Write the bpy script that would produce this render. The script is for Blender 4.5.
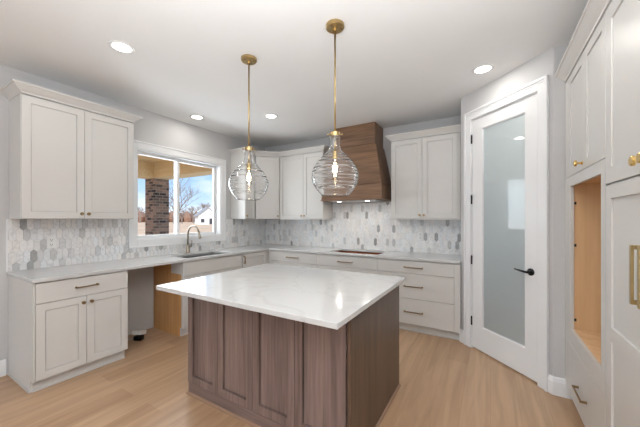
import bpy, bmesh, math, random
from mathutils import Matrix, Vector
PI = math.pi
random.seed(7)
for o in list(bpy.data.objects):
    bpy.data.objects.remove(o)
SC = bpy.context.scene
COL = SC.collection

# ------------------------------------------------------------ camera
cam_d = bpy.data.cameras.new('camera')
cam = bpy.data.objects.new('camera', cam_d)
COL.objects.link(cam)
cam.location = (0, 0, 1.386)
cam.rotation_euler = (PI/2, 0, math.radians(30.785))
cam_d.sensor_width = 36
cam_d.lens = 36*287.725/640
cam_d.shift_x = (320-318.961)/640
cam_d.shift_y = (218.954-213.5)/640
cam_d.clip_start = 0.02
cam_d.clip_end = 1500
SC.camera = cam

# ------------------------------------------------------------ exposure, sky, sun, window and fill light
SC.view_settings.view_transform = 'Standard'
SC.view_settings.look = 'None'
SC.view_settings.exposure = 0.06
SC.view_settings.gamma = 1.0
SC.view_settings.use_curve_mapping = False

world = bpy.data.worlds.new('sky')
SC.world = world
world.use_nodes = True
wn, wl = world.node_tree.nodes, world.node_tree.links
wn.clear()
w_out = wn.new('ShaderNodeOutputWorld')
w_bg = wn.new('ShaderNodeBackground')
w_tc = wn.new('ShaderNodeTexCoord')
w_sep = wn.new('ShaderNodeSeparateXYZ')
w_ramp = wn.new('ShaderNodeValToRGB')
w_ramp.color_ramp.elements[0].position = 0.0
w_ramp.color_ramp.elements[0].color = (0.62, 0.76, 0.93, 1)
w_ramp.color_ramp.elements[1].position = 0.45
w_ramp.color_ramp.elements[1].color = (0.16, 0.34, 0.72, 1)
e = w_ramp.color_ramp.elements.new(0.14)
e.color = (0.36, 0.57, 0.88, 1)
w_map = wn.new('ShaderNodeMapping')
w_map.inputs['Scale'].default_value = (3.0, 3.0, 9.0)
w_noise = wn.new('ShaderNodeTexNoise')
w_noise.inputs['Scale'].default_value = 1.6
w_noise.inputs['Detail'].default_value = 6
w_cr = wn.new('ShaderNodeValToRGB')
w_cr.color_ramp.elements[0].position = 0.46
w_cr.color_ramp.elements[1].position = 0.68
w_mix = wn.new('ShaderNodeMixRGB')
w_mix.inputs['Color2'].default_value = (0.86, 0.89, 0.95, 1)
wl.new(w_tc.outputs['Generated'], w_sep.inputs[0])
wl.new(w_sep.outputs['Z'], w_ramp.inputs[0])
wl.new(w_tc.outputs['Generated'], w_map.inputs[0])
wl.new(w_map.outputs[0], w_noise.inputs['Vector'])
wl.new(w_noise.outputs[0], w_cr.inputs[0])
wl.new(w_cr.outputs[0], w_mix.inputs['Fac'])
wl.new(w_ramp.outputs[0], w_mix.inputs['Color1'])
wl.new(w_mix.outputs[0], w_bg.inputs['Color'])
w_bg.inputs['Strength'].default_value = 1.3
wl.new(w_bg.outputs[0], w_out.inputs[0])

sun_d = bpy.data.lights.new('sun', 'SUN')
sun_d.energy = 4.2
sun_d.angle = 0.02
sun_d.color = (1.0, 0.93, 0.83)
sun = bpy.data.objects.new('sun', sun_d)
COL.objects.link(sun)
sun.rotation_euler = Vector((-0.35, 0.75, -0.62)).to_track_quat('-Z', 'Y').to_euler()


def area(name, loc, aim, sx, sy, power, color):
    d = bpy.data.lights.new(name, 'AREA')
    d.shape = 'RECTANGLE'
    d.size, d.size_y = sx, sy
    d.energy = power
    d.color = color
    o = bpy.data.objects.new(name, d)
    COL.objects.link(o)
    o.location = loc
    o.rotation_euler = Vector(aim).to_track_quat('-Z', 'Z').to_euler()
    return o


# added fill lights set in three assumed, unseen windows behind the camera
for wx in (-2.85, -1.29, 0.27):
    area('rear_window_fill', (wx, -4.93, 1.3), (0, 1, 0.06), 1.2, 2.2, 10, (0.86, 0.94, 1.0))
# area light outside the kitchen window, supplying its daylight
area('kitchen_window_daylight', (-3.95, 2.509, 1.69), (1, 0, 0), 1.2, 1.05, 22, (0.88, 0.94, 1.0))
area('ceiling_bounce_fill', (0.0, -0.5, 1.75), (0, 0.0, 1), 2.0, 2.4, 136, (0.94, 0.97, 1.0))  # added fill aimed upward to brighten the ceiling, no lamp stands here

# ------------------------------------------------------------ materials


def srgb(r, g, b):
    f = lambda c: (c/255/12.92) if c/255 <= 0.04045 else ((c/255+0.055)/1.055)**2.4
    return (f(r), f(g), f(b), 1)


def mat(name, color, rough=0.5, metal=0.0, **kw):
    m = bpy.data.materials.new(name)
    m.use_nodes = True
    b = m.node_tree.nodes['Principled BSDF']
    b.inputs['Base Color'].default_value = color if len(color) == 4 else (*color, 1)
    b.inputs['Roughness'].default_value = rough
    b.inputs['Metallic'].default_value = metal
    for k, v in kw.items():
        b.inputs[k.replace('_', ' ')].default_value = v
    return m


def nodes(m):
    return m.node_tree.nodes, m.node_tree.links, m.node_tree.nodes['Principled BSDF']


def add_mottle(m, amount=0.04, scale=3.0, bump=0.0, stretch=(1, 1, 1)):
    n, l, b = nodes(m)
    col = tuple(b.inputs['Base Color'].default_value)
    tc = n.new('ShaderNodeTexCoord')
    mp = n.new('ShaderNodeMapping')
    mp.inputs['Scale'].default_value = stretch
    ns = n.new('ShaderNodeTexNoise')
    ns.inputs['Scale'].default_value = scale
    ns.inputs['Detail'].default_value = 4
    l.new(tc.outputs['Object'], mp.inputs[0])
    l.new(mp.outputs[0], ns.inputs['Vector'])
    r = n.new('ShaderNodeValToRGB')
    r.color_ramp.elements[0].position = 0.3
    r.color_ramp.elements[1].position = 0.7
    r.color_ramp.elements[0].color = tuple(c*(1-amount) for c in col[:3])+(1,)
    r.color_ramp.elements[1].color = tuple(min(1, c*(1+amount)) for c in col[:3])+(1,)
    l.new(ns.outputs[0], r.inputs[0])
    l.new(r.outputs[0], b.inputs['Base Color'])
    if bump:
        n2 = n.new('ShaderNodeTexNoise')
        n2.inputs['Scale'].default_value = 180
        l.new(tc.outputs['Object'], n2.inputs['Vector'])
        bp = n.new('ShaderNodeBump')
        bp.inputs['Strength'].default_value = bump
        bp.inputs['Distance'].default_value = 0.002
        l.new(n2.outputs[0], bp.inputs['Height'])
        l.new(bp.outputs[0], b.inputs['Normal'])
    return m


def wood(name, c_dark, c_light, axis='Z', rough=0.4, fine=60, coarse=6, wave=0.5):
    """streaky grain running along one axis of the object"""
    m = mat(name, c_light, rough)
    n, l, b = nodes(m)
    tc = n.new('ShaderNodeTexCoord')
    mp = n.new('ShaderNodeMapping')
    s = {'X': (0.05, 1, 1), 'Y': (1, 0.05, 1), 'Z': (1, 1, 0.05)}[axis]
    mp.inputs['Scale'].default_value = s
    l.new(tc.outputs['Object'], mp.inputs[0])
    n1 = n.new('ShaderNodeTexNoise')
    n1.inputs['Scale'].default_value = coarse
    n1.inputs['Detail'].default_value = 5
    n1.inputs['Distortion'].default_value = wave
    n2 = n.new('ShaderNodeTexNoise')
    n2.inputs['Scale'].default_value = fine
    n2.inputs['Detail'].default_value = 3
    for q in (n1, n2):
        l.new(mp.outputs[0], q.inputs['Vector'])
    mx = n.new('ShaderNodeMath')
    mx.operation = 'MULTIPLY_ADD'
    mx.inputs[1].default_value = 0.55
    l.new(n1.outputs[0], mx.inputs[0])
    ml = n.new('ShaderNodeMath')
    ml.operation = 'MULTIPLY'
    ml.inputs[1].default_value = 0.45
    l.new(n2.outputs[0], ml.inputs[0])
    l.new(ml.outputs[0], mx.inputs[2])
    r = n.new('ShaderNodeValToRGB')
    r.color_ramp.elements[0].position = 0.32
    r.color_ramp.elements[1].position = 0.68
    r.color_ramp.elements[0].color = c_dark
    r.color_ramp.elements[1].color = c_light
    l.new(mx.outputs[0], r.inputs[0])
    l.new(r.outputs[0], b.inputs['Base Color'])
    bp = n.new('ShaderNodeBump')
    bp.inputs['Strength'].default_value = 0.15
    bp.inputs['Distance'].default_value = 0.001
    l.new(mx.outputs[0], bp.inputs['Height'])
    l.new(bp.outputs[0], b.inputs['Normal'])
    return m


M_WALL = add_mottle(mat('wall_paint', (0.585, 0.58, 0.578), 0.75), 0.015, 2.0, 0.12)
M_CEIL = add_mottle(mat('ceiling_paint', (0.86, 0.86, 0.855), 0.85), 0.012, 1.5, 0.15)
M_TRIM = add_mottle(mat('trim_paint', (0.82, 0.825, 0.83), 0.35), 0.01, 5)
M_CAB = add_mottle(mat('cabinet_paint', (0.66, 0.645, 0.62), 0.36), 0.012, 4)
M_PLY = wood('birch_plywood', srgb(214, 172, 126), srgb(240, 204, 160), 'Z', 0.5, 24, 3, 1.2)
M_PLYSIDE = wood('raw_plywood', srgb(190, 138, 84), srgb(216, 168, 112), 'Z', 0.5, 24, 3, 1.2)
M_RAWEDGE = wood('raw_wood_red', srgb(160, 84, 46), srgb(206, 122, 74), 'X', 0.6)
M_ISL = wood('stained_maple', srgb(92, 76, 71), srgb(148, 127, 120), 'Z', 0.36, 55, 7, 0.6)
M_ISLEND = wood('shaded_maple_veneer', srgb(72, 56, 45), srgb(108, 86, 70), 'Z', 0.36, 40, 5, 0.8)  # browner end veneer, with the side's shade darkened into its colour
M_ISLX = wood('stained_maple_rail', srgb(92, 76, 71), srgb(148, 127, 120), 'X', 0.36, 55, 7, 0.6)
M_HOOD = wood('stained_hood_wood', srgb(96, 70, 51), srgb(150, 116, 88), 'X', 0.42, 60, 8, 0.8)
M_SHOE = mat('shoe_moulding_stain', srgb(150, 120, 98), 0.4)
M_BRASS = add_mottle(mat('brushed_brass', (0.50, 0.37, 0.18), 0.3, 1.0), 0.06, 30)
M_GOLD = add_mottle(mat('polished_gold', (0.80, 0.55, 0.20), 0.22, 1.0), 0.05, 30)
M_BRONZE = add_mottle(mat('aged_brass', (0.36, 0.25, 0.13), 0.35, 1.0), 0.08, 30)
M_CHAMP = add_mottle(mat('champagne_metal', (0.36, 0.31, 0.25), 0.28, 1.0), 0.05, 30)
M_STEEL = add_mottle(mat('stainless_steel', (0.55, 0.55, 0.55), 0.3, 1.0), 0.06, 20)
M_BLACK = add_mottle(mat('matte_black_metal', (0.012, 0.012, 0.013), 0.4, 0.4), 0.2, 20)
M_PLASTIC = mat('white_plastic', (0.80, 0.80, 0.79), 0.35)
M_DARK = mat('dark_slot', (0.03, 0.03, 0.03), 0.6)
M_DARKWOOD = mat('gap_shade', srgb(48, 32, 26), 0.6)  # dark brown standing for shade in the hood's gap, unused

# quartz
M_QUARTZ = mat('white_quartz', (0.62, 0.62, 0.62), 0.14)
n, l, b = nodes(M_QUARTZ)
tc = n.new('ShaderNodeTexCoord')
ns = n.new('ShaderNodeTexNoise')
ns.inputs['Scale'].default_value = 1.7
ns.inputs['Detail'].default_value = 8
ns.inputs['Distortion'].default_value = 1.2
l.new(tc.outputs['Object'], ns.inputs['Vector'])
r = n.new('ShaderNodeValToRGB')
r.color_ramp.elements[0].position = 0.475
r.color_ramp.elements[0].color = (0.62, 0.62, 0.615, 1)
r.color_ramp.elements[1].position = 0.525
r.color_ramp.elements[1].color = (0.62, 0.62, 0.615, 1)
e = r.color_ramp.elements.new(0.5)
e.color = (0.58, 0.572, 0.565, 1)
l.new(ns.outputs[0], r.inputs[0])
l.new(r.outputs[0], b.inputs['Base Color'])

# marble tile: tone per tile + veining
M_TILE = mat('marble_tile', (0.8, 0.8, 0.8), 0.22)
n, l, b = nodes(M_TILE)
at = n.new('ShaderNodeAttribute')
at.attribute_name = 'tile_tone'
tc = n.new('ShaderNodeTexCoord')
ns = n.new('ShaderNodeTexNoise')
ns.inputs['Scale'].default_value = 16
ns.inputs['Detail'].default_value = 6
ns.inputs['Distortion'].default_value = 2.0
vadd = n.new('ShaderNodeVectorMath')
vadd.operation = 'MULTIPLY_ADD'
vadd.inputs[1].default_value = (37, 53, 29)
l.new(at.outputs['Color'], vadd.inputs[0])
l.new(tc.outputs['Object'], vadd.inputs[2])
l.new(vadd.outputs[0], ns.inputs['Vector'])
r = n.new('ShaderNodeValToRGB')
r.color_ramp.elements[0].position = 0.28
r.color_ramp.elements[0].color = (0.80, 0.797, 0.795, 1)
r.color_ramp.elements[1].position = 0.52
r.color_ramp.elements[1].color = (1, 1, 1, 1)
l.new(ns.outputs[0], r.inputs[0])
mm = n.new('ShaderNodeMixRGB')
mm.blend_type = 'MULTIPLY'
mm.inputs['Fac'].default_value = 1
l.new(at.outputs['Color'], mm.inputs['Color1'])
l.new(r.outputs[0], mm.inputs['Color2'])
l.new(mm.outputs[0], b.inputs['Base Color'])
M_GROUT = add_mottle(mat('grout', (0.78, 0.775, 0.765), 0.8), 0.03, 20)

# oak planks running along Y
M_FLOOR = mat('oak_planks', srgb(190, 158, 126), 0.33)
n, l, b = nodes(M_FLOOR)
tc = n.new('ShaderNodeTexCoord')
sp = n.new('ShaderNodeSeparateXYZ')
cb = n.new('ShaderNodeCombineXYZ')
l.new(tc.outputs['Object'], sp.inputs[0])
l.new(sp.outputs['Y'], cb.inputs['X'])
l.new(sp.outputs['X'], cb.inputs['Y'])
br = n.new('ShaderNodeTexBrick')
br.offset = 0.37
br.inputs['Scale'].default_value = 1.0
br.inputs['Brick Width'].default_value = 1.9
br.inputs['Row Height'].default_value = 0.185
br.inputs['Mortar Size'].default_value = 0.0008
br.inputs['Mortar Smooth'].default_value = 0.3
br.inputs['Color1'].default_value = srgb(196, 164, 133)
br.inputs['Color2'].default_value = srgb(180, 147, 116)
br.inputs['Mortar'].default_value = srgb(158, 126, 98)
l.new(cb.outputs[0], br.inputs['Vector'])
mp = n.new('ShaderNodeMapping')
mp.inputs['Scale'].default_value = (1, 0.07, 1)
l.new(tc.outputs['Object'], mp.inputs[0])
ns = n.new('ShaderNodeTexNoise')
ns.inputs['Scale'].default_value = 16
ns.inputs['Detail'].default_value = 6
ns.inputs['Distortion'].default_value = 0.8
l.new(mp.outputs[0], ns.inputs['Vector'])
r = n.new('ShaderNodeValToRGB')
r.color_ramp.elements[0].position = 0.3
r.color_ramp.elements[0].color = (0.80, 0.77, 0.74, 1)
r.color_ramp.elements[1].position = 0.65
r.color_ramp.elements[1].color = (1.04, 1.03, 1.02, 1)
l.new(ns.outputs[0], r.inputs[0])
mm = n.new('ShaderNodeMixRGB')
mm.blend_type = 'MULTIPLY'
mm.inputs['Fac'].default_value = 1
l.new(br.outputs['Color'], mm.inputs['Color1'])
l.new(r.outputs[0], mm.inputs['Color2'])
# a few knots
vk = n.new('ShaderNodeTexVoronoi')
vk.inputs['Scale'].default_value = 1.5
mpk = n.new('ShaderNodeMapping')
mpk.inputs['Scale'].default_value = (1, 0.45, 1)
l.new(tc.outputs['Object'], mpk.inputs[0])
l.new(mpk.outputs[0], vk.inputs['Vector'])
rk = n.new('ShaderNodeValToRGB')
rk.color_ramp.elements[0].position = 0.012
rk.color_ramp.elements[0].color = (0.5, 0.42, 0.36, 1)
rk.color_ramp.elements[1].position = 0.035
rk.color_ramp.elements[1].color = (1, 1, 1, 1)
l.new(vk.outputs['Distance'], rk.inputs[0])
mk = n.new('ShaderNodeMixRGB')
mk.blend_type = 'MULTIPLY'
mk.inputs['Fac'].default_value = 0.8
l.new(mm.outputs[0], mk.inputs['Color1'])
l.new(rk.outputs[0], mk.inputs['Color2'])
l.new(mk.outputs[0], b.inputs['Base Color'])

# glasses


def pane_mat(name, gloss, tint=(0.97, 0.985, 0.985, 1)):
    m = bpy.data.materials.new(name)
    m.use_nodes = True
    n, l = m.node_tree.nodes, m.node_tree.links
    n.clear()
    out = n.new('ShaderNodeOutputMaterial')
    tr = n.new('ShaderNodeBsdfTransparent')
    tr.inputs[0].default_value = tint
    gl = n.new('ShaderNodeBsdfGlossy')
    gl.inputs['Roughness'].default_value = 0.01
    lw = n.new('ShaderNodeLayerWeight')
    lw.inputs['Blend'].default_value = gloss
    mx = n.new('ShaderNodeMixShader')
    l.new(lw.outputs['Fresnel'], mx.inputs[0])
    l.new(tr.outputs[0], mx.inputs[1])
    l.new(gl.outputs[0], mx.inputs[2])
    l.new(mx.outputs[0], out.inputs[0])
    return m


M_PANE = pane_mat('window_glass', 0.12)
M_GLOBE = mat('clear_glass', (1, 1, 1), 0.0, 0.0, Transmission_Weight=1.0, IOR=1.45)
M_FROST = mat('frosted_glass', (0.60, 0.675, 0.715), 0.55, 0.0, Transmission_Weight=0.55, IOR=1.45, Coat_Weight=1.0, Coat_Roughness=0.03)


def emis(name, color, strength):
    m = mat(name, color, 0.5)
    b = m.node_tree.nodes['Principled BSDF']
    b.inputs['Emission Color'].default_value = (*color[:3], 1)
    b.inputs['Emission Strength'].default_value = strength
    return m


M_CANLENS = emis('lamp_lens', (1.0, 0.96, 0.9), 6)
M_FILA = emis('filament', (1.0, 0.84, 0.60), 12)

# outdoors
M_SOFFIT = wood('porch_boards', srgb(214, 182, 132), srgb(236, 206, 160), 'X', 0.6, 20, 4)
M_BRICK = mat('porch_brick', srgb(120, 84, 66), 0.85)
n, l, b = nodes(M_BRICK)
tc = n.new('ShaderNodeTexCoord')
sp = n.new('ShaderNodeSeparateXYZ')
l.new(tc.outputs['Object'], sp.inputs[0])
ad = n.new('ShaderNodeMath')
l.new(sp.outputs['X'], ad.inputs[0])
l.new(sp.outputs['Y'], ad.inputs[1])
cb = n.new('ShaderNodeCombineXYZ')
l.new(ad.outputs[0], cb.inputs['X'])
l.new(sp.outputs['Z'], cb.inputs['Y'])
br = n.new('ShaderNodeTexBrick')
br.inputs['Scale'].default_value = 1
br.inputs['Brick Width'].default_value = 0.19
br.inputs['Row Height'].default_value = 0.075
br.inputs['Mortar Size'].default_value = 0.008
br.inputs['Color1'].default_value = srgb(168, 132, 110)
br.inputs['Color2'].default_value = srgb(52, 42, 40)
br.inputs['Mortar'].default_value = srgb(150, 136, 122)
l.new(cb.outputs[0], br.inputs['Vector'])
l.new(br.outputs['Color'], b.inputs['Base Color'])
M_FIELD = add_mottle(mat('dry_grass', srgb(214, 182, 150), 0.95), 0.18, 0.35)
M_CONC = add_mottle(mat('porch_concrete', (0.62, 0.58, 0.54), 0.9), 0.08, 3)
M_BARK = add_mottle(mat('bark', srgb(150, 134, 124), 0.9), 0.15, 6)
M_SCRUB = add_mottle(mat('bare_scrub', srgb(150, 118, 100), 0.95), 0.2, 2)
M_SIDING = mat('white_siding', (0.80, 0.81, 0.82), 0.7)
M_SHINGLE = add_mottle(mat('grey_shingle', (0.34, 0.35, 0.37), 0.9), 0.15, 2)
M_WINDARK = mat('dark_house_glass', (0.07, 0.07, 0.08), 0.2)

# ------------------------------------------------------------ mesh helpers


class MB:
    def __init__(self):
        self.bm = bmesh.new()

    def face(self, pts):
        vs = [self.bm.verts.new(p) for p in pts]
        return self.bm.faces.new(vs)

    def box(self, x0, x1, y0, y1, z0, z1):
        if x0 > x1: x0, x1 = x1, x0
        if y0 > y1: y0, y1 = y1, y0
        if z0 > z1: z0, z1 = z1, z0
        return self.hexa([(x0, y0, z0), (x1, y0, z0), (x1, y1, z0), (x0, y1, z0),
                          (x0, y0, z1), (x1, y0, z1), (x1, y1, z1), (x0, y1, z1)])

    def hexa(self, p):
        v = [self.bm.verts.new(q) for q in p]
        for f in ((0, 3, 2, 1), (4, 5, 6, 7), (0, 1, 5, 4), (1, 2, 6, 5), (2, 3, 7, 6), (3, 0, 4, 7)):
            self.bm.faces.new([v[i] for i in f])
        return self

    def prism(self, poly, axis, a, b):
        """poly: 2D points; extruded along axis from a to b"""
        def pt(q, t):
            return {'X': (t, q[0], q[1]), 'Y': (q[0], t, q[1]), 'Z': (q[0], q[1], t)}[axis]
        A = [self.bm.verts.new(pt(q, a)) for q in poly]
        B = [self.bm.verts.new(pt(q, b)) for q in poly]
        k = len(poly)
        self.bm.faces.new(A)
        self.bm.faces.new(B[::-1])
        for i in range(k):
            self.bm.faces.new([A[i], B[i], B[(i+1) % k], A[(i+1) % k]])
        return self

    def lathe(self, prof, seg=32, mtx=None, closed=False):
        """prof: (radius, height) about local Z; mtx places it"""
        mtx = mtx or Matrix()
        rings = []
        for rr, h in prof:
            if rr < 1e-6:
                rings.append([self.bm.verts.new(mtx @ Vector((0, 0, h)))])
            else:
                rings.append([self.bm.verts.new(mtx @ Vector((rr*math.cos(2*PI*i/seg), rr*math.sin(2*PI*i/seg), h))) for i in range(seg)])
        pairs = list(zip(rings, rings[1:]))
        if closed:
            pairs.append((rings[-1], rings[0]))
        for A, B in pairs:
            for i in range(seg):
                j = (i+1) % seg
                if len(A) == 1 and len(B) == 1:
                    continue
                if len(A) == 1:
                    self.bm.faces.new([A[0], B[i], B[j]])
                elif len(B) == 1:
                    self.bm.faces.new([A[i], A[j], B[0]])
                else:
                    self.bm.faces.new([A[i], A[j], B[j], B[i]])
        return self

    def tube(self, pts, rad, seg=12, cap=True):
        pts = [Vector(p) for p in pts]
        rads = rad if isinstance(rad, (list, tuple)) else [rad]*len(pts)
        rings = []
        up = None
        for i, p in enumerate(pts):
            d = (pts[min(i+1, len(pts)-1)]-pts[max(i-1, 0)]).normalized()
            if up is None:
                up = d.orthogonal().normalized()
            up = (up-d*up.dot(d)).normalized()
            s = d.cross(up)
            rings.append([self.bm.verts.new(p+(up*math.cos(2*PI*k/seg)+s*math.sin(2*PI*k/seg))*rads[i]) for k in range(seg)])
        for A, B in zip(rings, rings[1:]):
            for k in range(seg):
                self.bm.faces.new([A[k], A[(k+1) % seg], B[(k+1) % seg], B[k]])
        if cap:
            self.bm.faces.new(rings[0][::-1])
            self.bm.faces.new(rings[-1])
        return self

    def shaker(self, x0, x1, z0, z1, yf=-0.02, yb=-0.0005, st=0.058, rec=0.007, sb=None, gw=0.003, gd=0.005):
        """door with a recessed flat panel; front face at yf, back at yb"""
        sb = sb or st
        def ring(a, b_, c, d, y):
            return [self.bm.verts.new(q) for q in ((a, y, c), (b_, y, c), (b_, y, d), (a, y, d))]
        O = ring(x0, x1, z0, z1, yf)
        I = ring(x0+st, x1-st, z0+sb, z1-st, yf)
        def inset(q, y):
            return ring(x0+st+q, x1-st-q, z0+sb+q, z1-st-q, y)
        G = inset(0.0, yf+rec+gd)
        H = inset(gw, yf+rec+gd)
        P = inset(gw, yf+rec)
        B = ring(x0, x1, z0, z1, yb)
        for i in range(4):
            j = (i+1) % 4
            self.bm.faces.new([O[i], O[j], I[j], I[i]])
            for Q, S_ in ((I, G), (G, H), (H, P)):
                self.bm.faces.new([Q[i], Q[j], S_[j], S_[i]])
            self.bm.faces.new([B[j], O[j], O[i], B[i]][::-1])
        self.bm.faces.new(P)
        self.bm.faces.new(B[::-1])
        return self

    def xf(self, m):
        self.bm.transform(m)
        return self

    def build(self, name, m, parent=None, smooth=False, bevel=0.0, world=False):
        if world and parent is not None:
            root = parent
            while root.parent is not None:
                root = root.parent
            self.bm.transform(root['_m_inv'] if False else MATS[root.name].inverted())
        bmesh.ops.recalc_face_normals(self.bm, faces=self.bm.faces)
        me = bpy.data.meshes.new(name)
        self.bm.to_mesh(me)
        self.bm.free()
        me.materials.append(m)
        o = bpy.data.objects.new(name, me)
        COL.objects.link(o)
        if parent is not None:
            o.parent = parent
        if smooth:
            for p in me.polygons:
                p.use_smooth = True
        if bevel:
            bv = o.modifiers.new('bevel', 'BEVEL')
            bv.width = bevel
            bv.segments = 2
            bv.limit_method = 'ANGLE'
            bv.angle_limit = math.radians(40)
        return o


MATS = {}


def tag(o, label, cat, group=None):
    o['label'] = label
    o['category'] = cat
    if group:
        o['group'] = group
    return o


def struct(o):
    o['kind'] = 'structure'
    return o


def thing(name, label, cat, loc=(0, 0, 0), rz=0.0, group=None):
    o = bpy.data.objects.new(name, None)
    COL.objects.link(o)
    o.empty_display_size = 0.1
    o.location = loc
    o.rotation_euler = (0, 0, rz)
    MATS[o.name] = Matrix.Translation(Vector(loc)) @ Matrix.Rotation(rz, 4, 'Z')
    if label:
        tag(o, label, cat, group)
    return o


def sweep_rings(path, prof, z0):
    """mitred moulding along an open XY path; outward = right of travel"""
    P = [Vector(p) for p in path]
    rings = []
    for i, p in enumerate(P):
        ns_ = []
        if i > 0:
            d = (P[i]-P[i-1]).normalized(); ns_.append(Vector((d.y, -d.x)))
        if i < len(P)-1:
            d = (P[i+1]-P[i]).normalized(); ns_.append(Vector((d.y, -d.x)))
        if len(ns_) == 2:
            m_ = (ns_[0]+ns_[1])
            m_ = m_/(m_.dot(ns_[0]))
        else:
            m_ = ns_[0]
        rings.append([(p.x+m_.x*o, p.y+m_.y*o, z0+h) for o, h in prof])
    return rings


def sweep_part(rings, i0, i1):
    mb = MB()
    V = [[mb.bm.verts.new(q) for q in r] for r in rings[i0:i1+1]]
    k = len(V[0])
    for A, B in zip(V, V[1:]):
        for a in range(k):
            mb.bm.faces.new([A[a], A[(a+1) % k], B[(a+1) % k], B[a]])
    mb.bm.faces.new(V[0][::-1])
    mb.bm.faces.new(V[-1])
    return mb


CROWN = [(-0.018, 0.0), (0.004, 0.0), (0.006, 0.012), (0.012, 0.018), (0.026, 0.030), (0.044, 0.048), (0.054, 0.058), (0.064, 0.060), (0.064, 0.074), (-0.018, 0.074)]
BASEB = [(0.0, 0.0), (0.016, 0.0), (0.016, 0.105), (0.012, 0.118), (0.010, 0.130), (0.004, 0.140), (0.0, 0.140)]
ZCEIL = 2.748
XW, YW = -3.706, 4.211
XR, YREAR = 1.13, -5.0

# ------------------------------------------------------------ room shell
struct(MB().box(XW-0.16, XR+0.12, YREAR-0.16, YW+0.12, -0.12, 0.0).build('floor', M_FLOOR))
struct(MB().box(XW-0.16, XR+0.12, YREAR-0.16, YW+0.12, ZCEIL, ZCEIL+0.12).build('ceiling', M_CEIL))
WY0, WY1, WZ0, WZ1 = 1.868, 3.150, 1.125, 2.250     # kitchen window opening
mb = MB()
mb.box(XW-0.16, XW, YREAR, WY0, 0, ZCEIL)
mb.box(XW-0.16, XW, WY1, YW, 0, ZCEIL)
mb.box(XW-0.16, XW, WY0, WY1, 0, WZ0)
mb.box(XW-0.16, XW, WY0, WY1, WZ1, ZCEIL)
struct(mb.build('wall_left', M_WALL))
struct(MB().box(XW-0.16, XR+0.12, YW, YW+0.12, 0, ZCEIL).build('wall_back', M_WALL))
struct(MB().box(XR, XR+0.12, YREAR, YW, 0, ZCEIL).build('wall_right', M_WALL))
mb = MB()
edges = [XW, -3.45, -2.25, -1.89, -0.69, -0.33, 0.87, XR]
for i in range(0, 8, 2):
    mb.box(edges[i], edges[i+1], YREAR-0.16, YREAR, 0, ZCEIL)
for i in range(1, 7, 2):
    mb.box(edges[i], edges[i+1], YREAR-0.16, YREAR, 0, 0.2)
    mb.box(edges[i], edges[i+1], YREAR-0.16, YREAR, 2.4, ZCEIL)
struct(mb.build('wall_rear', M_WALL))

# pantry corner: two short returns and the diagonal wall with the door opening
E0 = Vector((-0.286, 3.622))
LD = 1.011
MD = Matrix.Translation((E0.x, E0.y, 0)) @ Matrix.Rotation(-PI/4, 4, 'Z')
DO0, DO1, DZ = 0.147, 0.905, 2.462                  # rough opening along the diagonal
mb = MB()
mb.prism([(0, 0), (DO0, 0), (DO0, 0.1), (0.0414, 0.1)], 'Z', 0, ZCEIL)
mb.prism([(DO1, 0), (LD, 0), (LD-0.0414, 0.1), (DO1, 0.1)], 'Z', 0, ZCEIL)
mb.box(DO0, DO1, 0, 0.1, DZ, ZCEIL)
mb.xf(MD)
mb.prism([(-0.286, 3.622), (-0.186, 3.663), (-0.186, YW), (-0.286, YW)], 'Z', 0, ZCEIL)
mb.prism([(0.429, 2.907), (XR, 2.907), (XR, 3.007), (0.470, 3.007)], 'Z', 0, ZCEIL)
struct(mb.build('wall_pantry', M_WALL))

# baseboards
r = sweep_rings([(XW, YREAR+0.02), (XW, 0.772)], BASEB, 0.0)
struct(sweep_part(r, 0, 1).build('baseboard_left', M_TRIM))
c, s_ = math.cos(-PI/4), math.sin(-PI/4)
dp = lambda t: (E0.x+t*c, E0.y+t*s_)
r = sweep_rings([dp(0.0), dp(0.078)], BASEB, 0.0)
r2 = sweep_rings([(-0.286, 3.63), (-0.286, 3.622), dp(0.078)], BASEB, 0.0)
struct(sweep_part(r2, 0, 2).build('baseboard_pantry', M_TRIM))
r = sweep_rings([dp(0.973), (0.429, 2.907), (0.585, 2.907)], BASEB, 0.0)
struct(sweep_part(r, 0, 2).build('baseboard_return', M_TRIM))

# ------------------------------------------------------------ kitchen window
win = thing('window_1', None, None, (XW, WY0, WZ0), PI/2)
struct(win)
MATS[win.name] = Matrix.Translation((XW, WY0, WZ0)) @ Matrix.Rotation(PI/2, 4, 'Z')
WW, WH = WY1-WY0, WZ1-WZ0
mb = MB()   # jamb liner
mb.box(0, 0.018, 0.0, 0.15, 0, WH); mb.box(WW-0.018, WW, 0.0, 0.15, 0, WH)
mb.box(0.018, WW-0.018, 0.0, 0.15, 0, 0.018); mb.box(0.018, WW-0.018, 0.0, 0.15, WH-0.018, WH)
mb.build('window_frame', M_TRIM, win)
mb = MB()   # flat casing with a raised outer edge
cw = 0.078
for (a, b_, c0, d0) in ((-cw, 0.006, -cw, WH+cw), (WW-0.006, WW+cw, -cw, WH+cw)):
    mb.box(a, b_, -0.018, -0.0005, c0, d0)
mb.box(0.006, WW-0.006, -0.018, -0.0005, WH-0.006, WH+cw)
mb.box(0.006, WW-0.006, -0.018, -0.0005, -cw, 0.006)
mb.box(-cw-0.012, -cw+0.006, -0.026, -0.0005, -cw-0.012, WH+cw+0.012)
mb.box(WW+cw-0.006, WW+cw+0.012, -0.026, -0.0005, -cw-0.012, WH+cw+0.012)
mb.box(-cw+0.006, WW+cw-0.006, -0.026, -0.0005, WH+cw-0.006, WH+cw+0.012)
mb.box(-cw+0.006, WW+cw-0.006, -0.026, -0.0005, -cw-0.012, -cw+0.006)
mb.build('window_casing', M_TRIM, win, bevel=0.003)


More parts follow.
